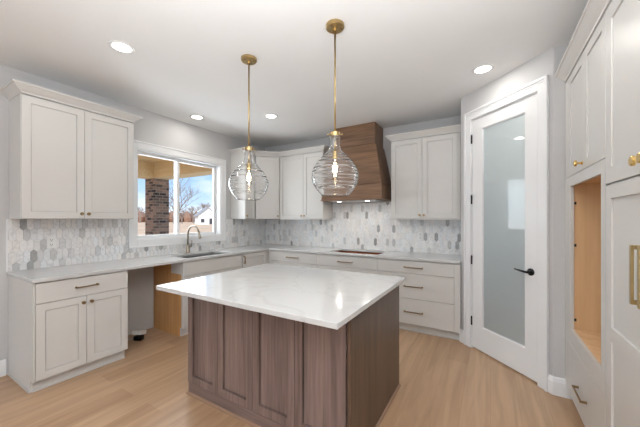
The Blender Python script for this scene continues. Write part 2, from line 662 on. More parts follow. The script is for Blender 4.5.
def sash(x0, x1, y0, y1):
    f = 0.036
    m_ = MB()
    z0, z1 = 0.019, WH-0.019
    m_.box(x0, x0+f, y0, y1, z0, z1); m_.box(x1-f, x1, y0, y1, z0, z1)
    m_.box(x0+f, x1-f, y0, y1, z0, z0+f); m_.box(x0+f, x1-f, y0, y1, z1-f, z1)
    o = m_.build('sash', M_TRIM, win, bevel=0.002)
    MB().box(x0+f, x1-f, (y0+y1)/2-0.002, (y0+y1)/2+0.002, z0+f, z1-f).build('glass_pane', M_PANE, o)
    return o


sash(0.019, 0.612, 0.062, 0.094)
sash(0.572, WW-0.019, 0.098, 0.13)
mb = MB().box(0.584, 0.604, 0.050, 0.0615, WH/2-0.06, WH/2-0.02)
mb.build('latch', M_PLASTIC, win)

# ------------------------------------------------------------ pantry door
door = thing('door_1', None, None, (E0.x, E0.y, 0), -PI/4)
struct(door)
D0, D1, DT = 0.166, 0.886, 2.440
mb = MB()    # jambs
mb.box(DO0, D0-0.003, -0.002, 0.1, 0, DZ); mb.box(D1+0.003, DO1, -0.002, 0.1, 0, DZ)
mb.box(D0-0.003, D1+0.003, -0.002, 0.1, DT+0.003, DZ)
mb.box(D0-0.003, D0+0.01, 0.05, 0.062, 0, DT); mb.box(D1-0.01, D1+0.003, 0.05, 0.062, 0, DT)
mb.build('door_jamb', M_TRIM, door)
mb = MB()    # casing
ca, cb_ = 0.080, 0.972
ct = DT+0.088
mb.box(ca, D0-0.009, -0.018, -0.0025, 0, ct); mb.box(D1+0.009, cb_, -0.018, -0.0025, 0, ct)
mb.box(D0-0.009, D1+0.009, -0.018, -0.0025, DT+0.009, ct)
mb.box(ca-0.008, ca+0.014, -0.028, -0.0025, 0, ct+0.014); mb.box(cb_-0.014, cb_+0.008, -0.028, -0.0025, 0, ct+0.014)
mb.box(ca+0.014, cb_-0.014, -0.028, -0.0025, ct-0.008, ct+0.014)
mb.box(ca+0.014, cb_-0.014, -0.023, -0.0025, ct-0.026, ct-0.018)
mb.build('door_casing', M_TRIM, door, bevel=0.003)
G0, G1, GZ0, GZ1 = 0.296, 0.768, 0.258, 2.322
mb = MB()
yf, yb = 0.004, 0.044
for (a, b_, z0, z1) in ((D0, G0, 0.018, DT), (G1, D1, 0.018, DT), (G0, G1, 0.018, GZ0), (G0, G1, GZ1, DT)):
    mb.box(a, b_, yf, yb, z0, z1)
slab = mb.build('door_slab', M_TRIM, door)
mb = MB()
for (a, b_, z0, z1) in ((G0, G0+0.008, GZ0, GZ1), (G1-0.008, G1, GZ0, GZ1), (G0+0.008, G1-0.008, GZ0, GZ0+0.008), (G0+0.008, G1-0.008, GZ1-0.008, GZ1)):
    mb.box(a, b_, 0.012, 0.03, z0, z1)
mb.build('glazing_bead', M_TRIM, slab)
MB().box(G0+0.002, G1-0.002, 0.018, 0.024, GZ0+0.002, GZ1-0.002).build('frosted_glass', M_FROST, slab)
for hz in (2.24, 1.592, 0.945, 0.293):
    m_ = MB()
    m_.tube([(D0-0.002, -0.006, hz-0.045), (D0-0.002, -0.006, hz+0.045)], 0.0075, 10)
    m_.box(D0-0.014, D0+0.0, -0.0035, 0.003, hz-0.045, hz+0.045)
    m_.tube([(D0-0.002, -0.006, hz+0.045), (D0-0.002, -0.006, hz+0.052)], 0.004, 8)
    m_.build('hinge', M_BLACK, door)
m_ = MB()
hx, hz = 0.823, 0.932
RX = Matrix.Translation((hx, 0.004, hz)) @ Matrix.Rotation(PI/2, 4, 'X')
m_.lathe([(0, 0), (0.031, 0), (0.031, 0.006), (0.027, 0.010), (0.012, 0.012), (0.011, 0.045), (0, 0.045)], 24, RX)
lv = m_.build('handle', M_BLACK, slab, smooth=False)
m_ = MB()
m_.tube([(hx+0.006, -0.036, hz), (hx-0.02, -0.040, hz), (hx-0.06, -0.043, hz+0.004), (hx-0.118, -0.040, hz+0.010)], [0.009, 0.010, 0.0085, 0.007], 12)
m_.build('lever', M_BLACK, door, smooth=True)
MB().box(D1-0.0005, D1+0.0005, -0.001, 0.003, hz-0.03, hz+0.03).build('strike_plate', M_STEEL, door)

# ------------------------------------------------------------ hardware


def pull(parent, x, z, L, yf=-0.02, vert=False, m=None, proj=0.034, th=0.0055):
    mb = MB()
    h = L/2
    if vert:
        mb.box(x-th, x+th, yf-proj, yf-proj+0.009, z-h, z+h)
        for s in (-1, 1):
            zc = z+s*(h-th)
            mb.box(x-th, x+th, yf-proj+0.009, yf-0.0008, zc-th, zc+th)
            mb.box(x-th*1.5, x+th*1.5, yf-0.003, yf-0.0006, zc-th*1.5, zc+th*1.5)
    else:
        mb.box(x-h, x+h, yf-proj, yf-proj+0.009, z-th, z+th)
        for s in (-1, 1):
            xc = x+s*(h-th)
            mb.box(xc-th, xc+th, yf-proj+0.009, yf-0.0008, z-th, z+th)
            mb.box(xc-th*1.5, xc+th*1.5, yf-0.003, yf-0.0006, z-th*1.5, z+th*1.5)
    return mb.build('pull', m or M_BRONZE, parent, bevel=0.0015)


def knob(parent, x, z, yf=-0.02, m=None, k=1.0):
    mb = MB()
    mt = Matrix.Translation((x, yf-0.0006, z)) @ Matrix.Rotation(PI/2, 4, 'X')
    mb.lathe([(0, 0), (0.009*k, 0), (0.009*k, 0.002*k), (0.005*k, 0.006*k), (0.0045*k, 0.016*k), (0.008*k, 0.020*k), (0.0145*k, 0.022*k), (0.0145*k, 0.029*k), (0.012*k, 0.031*k), (0, 0.031*k)], 20, mt)
    return mb.build('knob', m or M_BRONZE, parent)


# ------------------------------------------------------------ cabinets
CT = 0.8825          # top of base carcasses, the worktop lies on it


def base_carcass(root, w, depth, open_top=False, lining=None, end_left=False, end_right=False):
    prof = [(0, 0.1), (0, CT), (depth, CT), (depth, 0.0), (0.055, 0.0), (0.055, 0.1)]
    mb = MB()
    if not open_top:
        mb.prism(prof, 'X', 0, w)
    else:
        mb.prism(prof, 'X', 0, 0.018)
        mb.prism(prof, 'X', w-0.018, w)
        mb.box(0.018, w-0.018, 0, 0.018, 0.1, CT)
        mb.box(0.018, w-0.018, depth-0.012, depth, 0.1, CT)
        mb.box(0.018, w-0.018, 0.018, depth-0.012, 0.1, 0.118)
    o = mb.build('carcass', M_CAB, root)
    if open_top:
        m_ = MB()
        a, b_, c0, d0 = 0.0185, w-0.0185, 0.0185, depth-0.0125
        m_.box(a, a+0.006, c0, d0, 0.12, CT-0.002); m_.box(b_-0.006, b_, c0, d0, 0.12, CT-0.002)
        m_.box(a+0.006, b_-0.006, c0, c0+0.006, 0.12, CT-0.002); m_.box(a+0.006, b_-0.006, d0-0.006, d0, 0.12, CT-0.002)
        m_.build('lining', lining, root)
    # toe board with a thin shoe strip
    MB().box(0.0 if not end_left else 0.0, w, 0.049, 0.0545, 0.0, 0.098).build('toe_kick', M_CAB, root)
    MB().box(0.0, w, 0.040, 0.0485, 0.0, 0.018).build('shoe_strip', M_CAB, root, bevel=0.003)
    return o


def drawer(root, x0, x1, z0, z1, pl=0.19, pz=None, px=None, m=None, vert=False):
    d = MB().box(x0, x1, -0.02, -0.0005, z0, z1).build('drawer', M_CAB, root, bevel=0.0015)
    if pl:
        pull(d, (x0+x1)/2 if px is None else px, (z0+z1)/2 if pz is None else pz, pl, m=m)
    return d


def cdoor(root, x0, x1, z0, z1, kx=None, kz=None, st=0.058, name='door', m=None, k=1.0):
    d = MB().shaker(x0, x1, z0, z1, st=st).build(name, M_CAB, root, bevel=0.0012)
    if kx is not None:
        knob(d, kx, kz, m=m, k=k)
    return d


g = 0.0015
# left wall, near end: drawer over two doors
c1 = thing('base_cabinet', 'white base cabinet with one drawer over two shaker doors, left of the dishwasher bay', 'cabinet', (-3.093, 0.80, 0), PI/2)
w = 0.675
base_carcass(c1, w, 0.608)
MB().prism([(-0.02, 0.1), (-0.02, CT), (0.608, CT), (0.608, 0.0), (0.055, 0.0), (0.055, 0.1)], 'X', -0.012, -0.0005).build('end_panel', M_CAB, c1)
MB().box(-0.020, -0.0125, 0.056, 0.608, 0.0, 0.016).build('shoe_strip', M_CAB, c1, bevel=0.003)
drawer(c1, 0.004, w-g, 0.712, 0.872, 0.165, pz=0.795)
cdoor(c1, 0.004, w/2-g, 0.105, 0.707, w/2-0.03, 0.655)
cdoor(c1, w/2+g, w-g, 0.105, 0.707, w/2+0.03, 0.655)

# sink base
c2 = thing('base_cabinet', 'white sink base cabinet with raw plywood side facing the dishwasher bay', 'cabinet', (-3.093, 2.08, 0), PI/2)
w = 0.913
base_carcass(c2, w, 0.608, True, M_PLY)
MB().prism([(0.0, 0.1), (0.0, CT-0.0005), (0.6, CT-0.0005), (0.6, 0.0), (0.055, 0.0), (0.055, 0.1)], 'X', -0.004, -0.0005).build('plywood_side', M_PLYSIDE, c2)
MB().box(-0.010, -0.0045, 0.0, 0.215, 0.735, CT-0.001).build('filler_strip', M_CAB, c2)
MB().box(-0.006, -0.0045, 0.0, 0.022, 0.1, 0.735).build('edge_band', M_CAB, c2)
drawer(c2, g-0.012, w-g, 0.712, 0.872, 0)
cdoor(c2, g-0.012, w/2-g, 0.105, 0.707, w/2-0.03, 0.655)
cdoor(c2, w/2+g, w-g, 0.105, 0.707, w/2+0.03, 0.655)

# corner base: left-hand leaf on the sink run
c3 = thing('base_cabinet', 'white corner base cabinet with folding shaker door, where the sink run meets the back run', 'cabinet', (-3.093, 2.9935, 0), PI/2)
mb = MB()
w3 = 3.598-2.9935
mb.prism([(0, 0.1), (0, CT), (0.608, CT), (0.608, 0.0), (0.055, 0.0), (0.055, 0.1)], 'X', 0, w3)
mb.prism([(w3, 0.0), (w3+0.606, 0.0), (w3+0.606, 0.608), (w3, 0.608)], 'Z', 0.1, CT)
mb.build('carcass', M_CAB, c3)
MB().box(0, w3, 0.049, 0.0545, 0, 0.098).build('toe_kick', M_CAB, c3)
d3 = MB().shaker(0.012, w3-0.085, 0.105, 0.872).build('door', M_CAB, c3, bevel=0.0012)
pull(d3, 0.035, 0.79, 0.105, vert=True)
MB().box(w3-0.080, w3-0.002, -0.018, -0.0005, 0.105, 0.872).build('corner_filler', M_CAB, c3)

# back run: three drawer bases
labels = ['white three-drawer base cabinet next to the inside corner of the worktop',
          'white three-drawer base cabinet below the cooktop cutout',
          'white three-drawer base cabinet ending against the pantry wall']
xs = [(-3.070, -2.173), (-2.1725, -1.2525), (-1.252, -0.2885)]
for i, (a, b_) in enumerate(xs):
    root = thing('base_cabinet', labels[i], 'cabinet', (a, 3.598, 0), 0)
    w = b_-a
    base_carcass(root, w, 0.608, i == 1, M_RAWEDGE)
    x0 = g+0.04 if i == 0 else g
    x1 = w-g if i < 2 else w-0.0635
    if i == 0:
        MB().box(0.0, 0.038, -0.018, -0.0005, 0.105, 0.872).build('corner_filler', M_CAB, root)
    if i == 2:
        MB().box(w-0.0615, w, -0.018, -0.0005, 0.105, 0.872).build('wall_filler', M_CAB, root)
    for z0, z1 in ((0.722, 0.872), (0.418, 0.718), (0.105, 0.414)):
        drawer(root, x0, x1, z0, z1, 0.22, pz=(z0+z1)/2 if z1 > .8 else (z0+z1)/2)

# wall cabinets
UZ0, UZ1 = 1.386, 2.4445
UD = 0.305


def upper(label, loc, rz, w, doors, depth=UD, poly=None, st=0.058):
    """doors: list of (x0, x1, knob x or None)"""
    root = thing('wall_cabinet', label, 'cabinet', loc, rz)
    if poly:
        MB().prism(poly, 'Z', UZ0, UZ1).build('carcass', M_CAB, root)
    else:
        MB().box(0, w, 0, depth, UZ0, UZ1).build('carcass', M_CAB, root)
    for a, b_, kx in doors:
        cdoor(root, a, b_, UZ0+0.004, UZ1-0.012, kx, UZ0+0.05, st=st)
    return root


ul = upper('white two-door wall cabinet hung alone between the window and the open wall', (-3.396, 0.793, 0), PI/2, 0.889,
           [(0.003, 0.438, 0.412), (0.441, 0.886, 0.467)])
un = upper('narrow white wall cabinet with single slim door, end panel facing the window', (-3.396, 3.352, 0), PI/2, 0.246,
           [(0.003, 0.214, 0.03)], st=0.05)
dg = math.hypot(0.28, 0.28)
ROOT2 = math.sqrt(0.5)
# diagonal corner cabinet: face from (-3.376,3.600) to (-3.096,3.880)
ud_loc = Vector((-3.376, 3.600, 0)) + Vector((-ROOT2, ROOT2, 0))*0.02
MDg = Matrix.Translation(ud_loc) @ Matrix.Rotation(PI/4, 4, 'Z')
inv = MDg.inverted()
corner_poly = [(-3.390, 3.6145), (-3.110, 3.8945), (-3.110, 4.206), (-3.701, 4.206), (-3.701, 3.6)]
corner_poly = [tuple((inv @ Vector((x, y, 0))).xy) for x, y in corner_poly]
uc = upper('white diagonal corner wall cabinet with single angled shaker door', tuple(ud_loc), PI/4, dg,
           [(0.004, dg-0.004, dg-0.03)], poly=corner_poly, st=0.05)
ub = upper('white two-door wall cabinet beside the hood, joined to the diagonal corner cabinet', (-3.096, 3.90, 0), 0, 0.858,
           [(0.008, 0.487, 0.462), (0.490, 0.855, 0.515)])
ur = upper('white two-door wall cabinet between the wooden hood and the pantry wall', (-1.166, 3.90, 0), 0, 0.854,
           [(0.003, 0.405, 0.380), (0.408, 0.826, 0.433)])
MB().box(0.829, 0.854, -0.018, -0.0005, UZ0, UZ1-0.012).build('wall_filler', M_CAB, ur)
MB().box(0.0, 0.854, -0.019, 0.3, UZ0-0.010, UZ0-0.0005).build('light_rail', M_CAB, ur)
MB().box(0.0, 0.858, -0.019, 0.3, UZ0-0.010, UZ0-0.0005).build('light_rail', M_CAB, ub)

r = sweep_rings([(XW+0.002, 0.793), (-3.376, 0.793), (-3.376, 1.682), (XW+0.002, 1.682)], CROWN, 2.445)
sweep_part(r, 0, 3).build('crown_moulding', M_CAB, ul, world=True)
r = sweep_rings([(XW+0.002, 3.352), (-3.376, 3.352), (-3.376, 3.600), (-3.096, 3.880), (-2.238, 3.880), (-2.238, 4.206)], CROWN, 2.445)
sweep_part(r, 0, 2).build('crown_moulding', M_CAB, un, world=True)
sweep_part(r, 2, 3).build('crown_moulding', M_CAB, uc, world=True)
sweep_part(r, 3, 5).build('crown_moulding', M_CAB, ub, world=True)
r = sweep_rings([(-1.166, 4.206), (-1.166, 3.880), (-0.290, 3.880)], CROWN, 2.445)
sweep_part(r, 0, 2).build('crown_moulding', M_CAB, ur, world=True)

# tall cabinets along the pantry side, facing the island
XT = 0.52
t1 = thing('tall_cabinet', 'white tall cabinet with open wooden oven niche between upper doors and a bottom drawer', 'cabinet', (XT, 2.903, 0), -PI/2)
TW = 0.910      # far unit: local x = 2.903 - Y
TD = 0.605
xo0, xo1, zo0, zo1 = 0.173, 0.843, 0.588, 1.624
mb = MB()
mb.box(0, 0.09, 0, TD, 0.1, UZ1); mb.box(TW-0.012, TW, 0, TD, 0.1, UZ1)
mb.box(0.09, TW-0.012, 0, TD, 0.1, zo0-0.03); mb.box(0.09, TW-0.012, 0, TD, zo1+0.03, UZ1)
mb.box(0.09, TW-0.012, TD-0.012, TD, zo0-0.03, zo1+0.03)
mb.box(0, TW, 0.055, TD, 0.0, 0.0995)
mb.build('carcass', M_CAB, t1)
mb = MB()      # face frame around the niche
mb.box(0.0, xo0, -0.020, -0.0005, 0.482, 1.694); mb.box(xo1, TW-g, -0.020, -0.0005, 0.482, 1.694)
mb.box(xo0, xo1, -0.020, -0.0005, 0.482, zo0); mb.box(xo0, xo1, -0.020, -0.0005, zo1, 1.694)
mb.build('face_frame', M_CAB, t1)
mb = MB()      # niche lining
xa, xb, za, zb = 0.158, TW-0.0125, zo0-0.0295, zo1+0.0295
mb.box(0.0905, xa, 0.0, TD-0.0125, za, zb)
mb.box(xb-0.012, xb, 0.0, TD-0.0125, za, zb)
mb.box(xa, xb-0.012, TD-0.0245, TD-0.0125, za, zb)
mb.box(xa, xb-0.012, 0.0, TD-0.0245, za, zo0-0.002)
mb.box(xa, xb-0.012, 0.0, TD-0.0245, zo1+0.012, zb)
nl = mb.build('niche_lining', M_PLY, t1)
for pz in (1.50, 1.195, 0.655):
    MB().box(xa, xa+0.010, 0.002, 0.014, pz-0.009, pz+0.009).build('shelf_clip', M_DARK, nl)
MB().box(0, 0.086, -0.02, -0.0005, 0.1, 0.478).build('lower_filler', M_CAB, t1)
MB().box(0, 0.100, -0.02, -0.0005, 1.698, UZ1-0.012).build('upper_filler', M_CAB, t1)
d = drawer(t1, 0.089, TW-g, 0.105, 0.478, 0.20, pz=0.275, px=0.49)
cdoor(t1, 0.103, 0.516, 1.698, UZ1-0.012, 0.490, 1.740, m=M_GOLD, k=1.35)
cdoor(t1, 0.519, TW-g, 1.698, UZ1-0.012)

t2 = thing('tall_cabinet', 'white tall pantry cabinet with panelled doors, knobs above and long brass pulls below', 'cabinet', (XT, 1.992, 0), -PI/2)
TW2 = 0.947
mb = MB()
mb.box(0, TW2, 0, TD, 0.1, UZ1)
mb.box(0, TW2, 0.055, TD, 0.0, 0.0995)
mb.build('carcass', M_CAB, t2)
hm = TW2/2
sx = 0.472
for (a, b_, kx) in ((g, sx, sx-0.032), (sx+0.003, TW2-g, sx+0.035)):
    cdoor(t2, a, b_, 1.562, UZ1-0.012, kx, 1.607, st=0.075, m=M_GOLD, k=1.35)
    # lower door: two panels over one another
    mb = MB()
    zs = [0.105, 0.832, 1.552]
    st = 0.075
    yfr, rec = -0.02, 0.009
    mb.box(a, a+st, yfr, -0.0005, 0.105, 1.552); mb.box(b_-st, b_, yfr, -0.0005, 0.105, 1.552)
    for z0, z1 in ((0.105, 0.19), (0.802, 0.864), (1.486, 1.552)):
        mb.box(a+st, b_-st, yfr, -0.0005, z0, z1)
    mb.box(a+st, b_-st, yfr+rec, -0.0005, 0.19, 0.802); mb.box(a+st, b_-st, yfr+rec, -0.0005, 0.864, 1.486)
    dd = mb.build('door', M_CAB, t2, bevel=0.0012)
    pull(dd, kx, 1.174, 0.225, vert=True, m=M_BRASS, proj=0.042, th=0.008)
r = sweep_rings([(0.50, 2.905), (0.50, 1.992), (0.50, 1.045), (XR-0.002, 1.045)], CROWN, 2.445)
sweep_part(r, 0, 1).build('crown_moulding', M_CAB, t1, world=True)
sweep_part(r, 1, 3).build('crown_moulding', M_CAB, t2, world=True)

# ------------------------------------------------------------ worktops
def grid_slab(xs_, ys_, solid, z0, z1):
    mb = MB()
    V = {}
    def v(i, j, k):
        if (i, j, k) not in V:
            V[(i, j, k)] = mb.bm.verts.new((xs_[i], ys_[j], (z0, z1)[k]))
        return V[(i, j, k)]
    nx, ny = len(xs_)-1, len(ys_)-1
    S = lambda i, j: 0 <= i < nx and 0 <= j < ny and solid((xs_[i]+xs_[i+1])/2, (ys_[j]+ys_[j+1])/2)
    for i in range(nx):
        for j in range(ny):
            if not S(i, j):
                continue
            mb.bm.faces.new([v(i, j, 1), v(i+1, j, 1), v(i+1, j+1, 1), v(i, j+1, 1)])
            mb.bm.faces.new([v(i, j, 0), v(i, j+1, 0), v(i+1, j+1, 0), v(i+1, j, 0)])
            if not S(i-1, j): mb.bm.faces.new([v(i, j, 0), v(i, j, 1), v(i, j+1, 1), v(i, j+1, 0)])
            if not S(i+1, j): mb.bm.faces.new([v(i+1, j, 0), v(i+1, j+1, 0), v(i+1, j+1, 1), v(i+1, j, 1)])
            if not S(i, j-1): mb.bm.faces.new([v(i, j, 0), v(i+1, j, 0), v(i+1, j, 1), v(i, j, 1)])
            if not S(i, j+1): mb.bm.faces.new([v(i, j+1, 0), v(i, j+1, 1), v(i+1, j+1, 1), v(i+1, j+1, 0)])
    return mb


SX0, SX1, SY0, SY1 = -3.545, -3.135, 2.16, 2.88
CX0, CX1, CY0, CY1 = -2.03, -1.28, 3.66, 4.12
def in_l(x, y):
    if SX0 < x < SX1 and SY0 < y < SY1: return False
    if CX0 < x < CX1 and CY0 < y < CY1: return False
    return x < -3.058 or y > 3.563
top = grid_slab([XW+0.001, SX0, SX1, -3.058, CX0, CX1, -0.288], [0.778, SY0, SY1, 3.563, CY0, CY1, YW-0.001], in_l, 0.884, 0.914)
tag(top.build('kitchen_worktop', M_QUARTZ, bevel=0.003), 'L-shaped white quartz worktop running under the window and along the back wall', 'worktop')

# sink
sk = thing('kitchen_sink', 'stainless undermount sink set into the worktop below the window', 'sink', ((SX0+SX1)/2, (SY0+SY1)/2, 0.66), 0)
hx_, hy_ = (SX1-SX0)/2+0.004, (SY1-SY0)/2+0.004
mb = MB()
t_ = 0.003
mb.box(-hx_, hx_, -hy_, hy_, 0.0, t_)
mb.box(-hx_, -hx_+t_, -hy_, hy_, t_, 0.2225); mb.box(hx_-t_, hx_, -hy_, hy_, t_, 0.2225)
mb.box(-hx_+t_, hx_-t_, -hy_, -hy_+t_, t_, 0.2225); mb.box(-hx_+t_, hx_-t_, hy_-t_, hy_, t_, 0.2225)
mb.build('basin', M_STEEL, sk)
MB().lathe([(0, 0.0035), (0.045, 0.0035), (0.045, 0.006), (0.03, 0.005), (0, 0.004)], 24).build('drain', M_STEEL, sk)

# faucet
fc = thing('kitchen_faucet', 'gooseneck champagne metal faucet standing behind the sink', 'faucet', (-3.615, 2.505, 0.914), 0)
MB().lathe([(0, 0.0), (0.030, 0.0), (0.030, 0.006), (0.025, 0.012), (0.021, 0.10), (0.016, 0.125), (0, 0.125)], 24).build('faucet_base', M_CHAMP, fc, smooth=True)
pts = [(0, 0, 0.12), (0, 0, 0.20), (0, 0, 0.262)]
R_ = 0.112
dx, dy = 0.93, 0.10
for i in range(1, 13):
    a = PI*i/12*0.93
    k = R_*(1-math.cos(a))
    pts.append((k*dx, k*dy, 0.262+R_*math.sin(a)))
MB().tube(pts, 0.0135, 14).build('neck', M_CHAMP, fc, smooth=True)
p_ = Vector(pts[-1]); q_ = (p_-Vector(pts[-2])).normalized()
MB().tube([p_-q_*0.005, p_+q_*0.03, p_+q_*0.07, p_+q_*0.085], [0.0135, 0.015, 0.019, 0.017], 14).build('spray_head', M_CHAMP, fc, smooth=True)
mb = MB()
mb.tube([(0.0, 0.018, 0.085), (0.004, 0.055, 0.085)], [0.013, 0.012], 12)
mb.tube([(0.004, 0.050, 0.085), (0.006, 0.056, 0.125), (0.002, 0.060, 0.175)], [0.009, 0.007, 0.006], 10)
mb.build('handle', M_CHAMP, fc, smooth=True)

# ------------------------------------------------------------ island
IX0, IX1, IY0, IY1 = -2.062, -0.652, 1.452, 2.400
ISZ = 0.870
isl = thing('kitchen_island', 'dark brown wooden kitchen island with four shaker panels on its seating side', 'island', (IX0, IY0, 0), 0)
iw, idp = IX1-IX0, IY1-IY0
MB().box(0.0, iw-0.022, 0, idp, 0.0, ISZ-0.0005).build('carcass', M_ISL, isl)
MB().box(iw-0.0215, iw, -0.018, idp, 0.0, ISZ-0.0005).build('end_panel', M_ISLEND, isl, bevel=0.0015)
pw = (iw-0.028)/4
for i in range(4):
    MB().shaker(i*pw+0.0018, (i+1)*pw-0.0018, 0.098, ISZ-0.004, yf=-0.024, st=0.056, rec=0.012, gw=0.006, gd=0.010).build('door_panel', M_ISL, isl)
MB().box(0, iw-0.022, -0.018, -0.0005, 0.0, 0.092).build('plinth', M_ISLX, isl, bevel=0.002)
mb = MB()
SHO = [(0.0, 0.0), (0.013, 0.0), (0.012, 0.008), (0.007, 0.016), (0.0, 0.019)]
r = sweep_rings([(0.0, idp), (0.0, -0.0185), (iw+0.0005, -0.0185), (iw+0.0005, idp)], SHO, 0.0)
# travel so that outward is on the right
r = sweep_rings([(-0.0005, idp), (-0.0005, -0.0185), (iw+0.0005, -0.0185), (iw+0.0005, idp)], SHO, 0.0)
sweep_part(r, 0, 3).build('shoe_moulding', M_SHOE, isl)
tag(MB().box(-2.095, -0.611, 1.192, 2.428, ISZ, 0.900).build('island_worktop', M_QUARTZ, bevel=0.003), 'square-edged white quartz worktop lying on the dark wooden island', 'worktop')

# ------------------------------------------------------------ range hood
hd = thing('range_hood', 'brown stained wood range hood with flared body reaching the ceiling above the cooktop cutout', 'range hood', (-1.70, YW-0.001, 0), 0)
HB0, HB1 = 1.652, 1.862     # bottom band
def hexa2(x0, x1, y0, z0, x2, x3, y2, z1):
    return MB().hexa([(x0, y0, z0), (x1, y0, z0), (x1, 0, z0), (x0, 0, z0), (x2, y2, z1), (x3, y2, z1), (x3, 0, z1), (x2, 0, z1)])
hexa2(-0.322, 0.315, -0.357, 2.446, -0.322, 0.315, -0.357, ZCEIL-0.001).build('chimney', M_HOOD, hd, bevel=0.002)
hexa2(-0.452, 0.452, -0.492, HB1+0.0085, -0.340, 0.333, -0.375, 2.4375).build('flared_body', M_HOOD, hd, bevel=0.002)
hexa2(-0.30, 0.30, -0.340, 2.4380, -0.30, 0.295, -0.340, 2.4455).build('reveal_strip', M_HOOD, hd)
hexa2(-0.43, 0.43, -0.47, HB1+0.0005, -0.43, 0.43, -0.47, HB1+0.008).build('reveal_strip', M_HOOD, hd)
hexa2(-0.464, 0.464, -0.507, HB0+0.014, -0.458, 0.458, -0.500, HB1).build('bottom_band', M_HOOD, hd, bevel=0.002)
hexa2(-0.474, 0.474, -0.517, HB0, -0.474, 0.474, -0.517, HB0+0.0135).build('bottom_lip', M_HOOD, hd, bevel=0.002)
ins = MB().box(-0.36, 0.36, -0.46, -0.10, HB0-0.012, HB0-0.0005).build('vent_insert', M_STEEL, hd, bevel=0.002)
for x in (-0.22, 0.22):
    MB().lathe([(0, HB0-0.016), (0.03, HB0-0.016), (0.034, HB0-0.0125), (0, HB0-0.0125)], 16, Matrix.Translation((x, -0.40, 0))).build('hood_lamp', M_CANLENS, ins)
    d = bpy.data.lights.new('hood_bulb', 'AREA')
    d.shape = 'DISK'
    d.size = 0.06
    d.energy = 0.9
    d.color = (1.0, 0.93, 0.82)
    o = bpy.data.objects.new('hood_bulb', d)
    COL.objects.link(o)
    o.parent = hd
    o.location = (x, -0.40, HB0-0.020)

# ------------------------------------------------------------ tile backsplash
def tiles(name, label, u0, u1, zones, place, seed):
    """elongated hexagon tiles over rectangles zones [(u0,u1,z0,z1)], skipping nothing else"""
    rnd = random.Random(seed)
    mb = MB()
    lay = mb.bm.loops.layers.float_color.new('tile_tone')
    W_, H_, TIP = 0.047, 0.126, 0.024
    dz = H_-TIP
    gp = 0.0011
    thick = 0.008
    for (a, b_, z0, z1) in zones:
        part = bmesh.new()
        lay2 = part.loops.layers.float_color.new('tile_tone')
        i0, i1 = int(math.floor((a-u0)/W_))-1, int(math.ceil((b_-u0)/W_))+1
        j0, j1 = int(math.floor((z0-0.914)/dz))-1, int(math.ceil((z1-0.914)/dz))+1
        for j in range(j0, j1+1):
            for i in range(i0, i1+1):
                rnd2 = random.Random(seed*7919+j*131+i)
                cx = u0+(i+0.5*(j % 2))*W_
                cz = 0.914+j*dz+0.02
                hw, hh = W_/2-gp, H_/2-gp
                sh = H_/2-TIP-gp*0.3
                pts = [(cx-hw, cz-sh), (cx, cz-hh), (cx+hw, cz-sh), (cx+hw, cz+sh), (cx, cz+hh), (cx-hw, cz+sh)]
                t = rnd2.random()
                if t < 0.035: base = rnd2.uniform(0.34, 0.46)
                elif t < 0.15: base = rnd2.uniform(0.56, 0.72)
                else: base = rnd2.uniform(0.78, 0.86)
                wv = rnd2.uniform(-0.02, 0.03)
                colr = (base*(1+wv), base, base*(1-wv*0.9), 1)
                top_ = [part.verts.new((p[0], -thick, p[1])) for p in pts]
                bot_ = [part.verts.new((p[0]+(p[0]-cx)*0.02, -0.003, p[1]+(p[1]-cz)*0.01)) for p in pts]
                fs = [part.faces.new(top_)]
                for q in range(6):
                    fs.append(part.faces.new([bot_[q], bot_[(q+1) % 6], top_[(q+1) % 6], top_[q]]))
                for f_ in fs:
                    for lp in f_.loops:
                        lp[lay2] = colr
        for co, no in (((a, 0, 0), (-1, 0, 0)), ((b_, 0, 0), (1, 0, 0)), ((0, 0, z0), (0, 0, -1)), ((0, 0, z1), (0, 0, 1))):
            bmesh.ops.bisect_plane(part, geom=part.verts[:]+part.edges[:]+part.faces[:], plane_co=co, plane_no=no, clear_outer=True)
        tmp = bpy.data.meshes.new('tmp')
        part.to_mesh(tmp)
        part.free()
        mb.bm.from_mesh(tmp)
        bpy.data.meshes.remove(tmp)
    mb.xf(place)
    me = bpy.data.meshes.new('tiles')
    mb.bm.to_mesh(me)
    mb.bm.free()
    return me


def backsplash(label, zones, place, u0, seed, trim=None):
    root = thing('tile_backsplash', label, 'backsplash', tuple(place.translation), place.to_euler().z)
    me = tiles('t', '', u0, 0, zones, Matrix(), seed)
    me.materials.append(M_TILE)
    o = bpy.data.objects.new('marble_tiles', me)
    COL.objects.link(o)
    o.parent = root
    mb = MB()
    for a, b_, z0, z1 in zones:
        mb.box(a, b_, -0.0042, -0.0004, z0, z1)
    mb.build('grout_bed', M_GROUT, root)
    if trim:
        MB().box(trim-0.014, trim-0.0005, -0.011, -0.0004, 0.9145, UZ0).build('edge_strip', M_TRIM, root)
    return root


zb = WZ0-0.078-0.0125
PL = Matrix.Translation((XW, 0, 0)) @ Matrix.Rotation(PI/2, 4, 'Z')
wl0, wl1 = WY0-0.0905, WY1+0.0905
backsplash('grey and white marble hexagon tile backsplash on the window wall',
           [(0.785, wl0, 0.9145, UZ0-0.0005), (wl0, wl1, 0.9145, zb), (wl1, YW-0.01, 0.9145, UZ0-0.0005)], PL, 0.79, 3, trim=0.785)
PB = Matrix.Translation((0, YW, 0))
backsplash('grey and white marble hexagon tile backsplash on the hood wall',
           [(XW+0.01, -2.238, 0.9145, UZ0-0.011), (-2.238, -1.166, 0.9145, 1.638), (-1.166, -0.2865, 0.9145, UZ0-0.011)], PB, -3.69, 5)

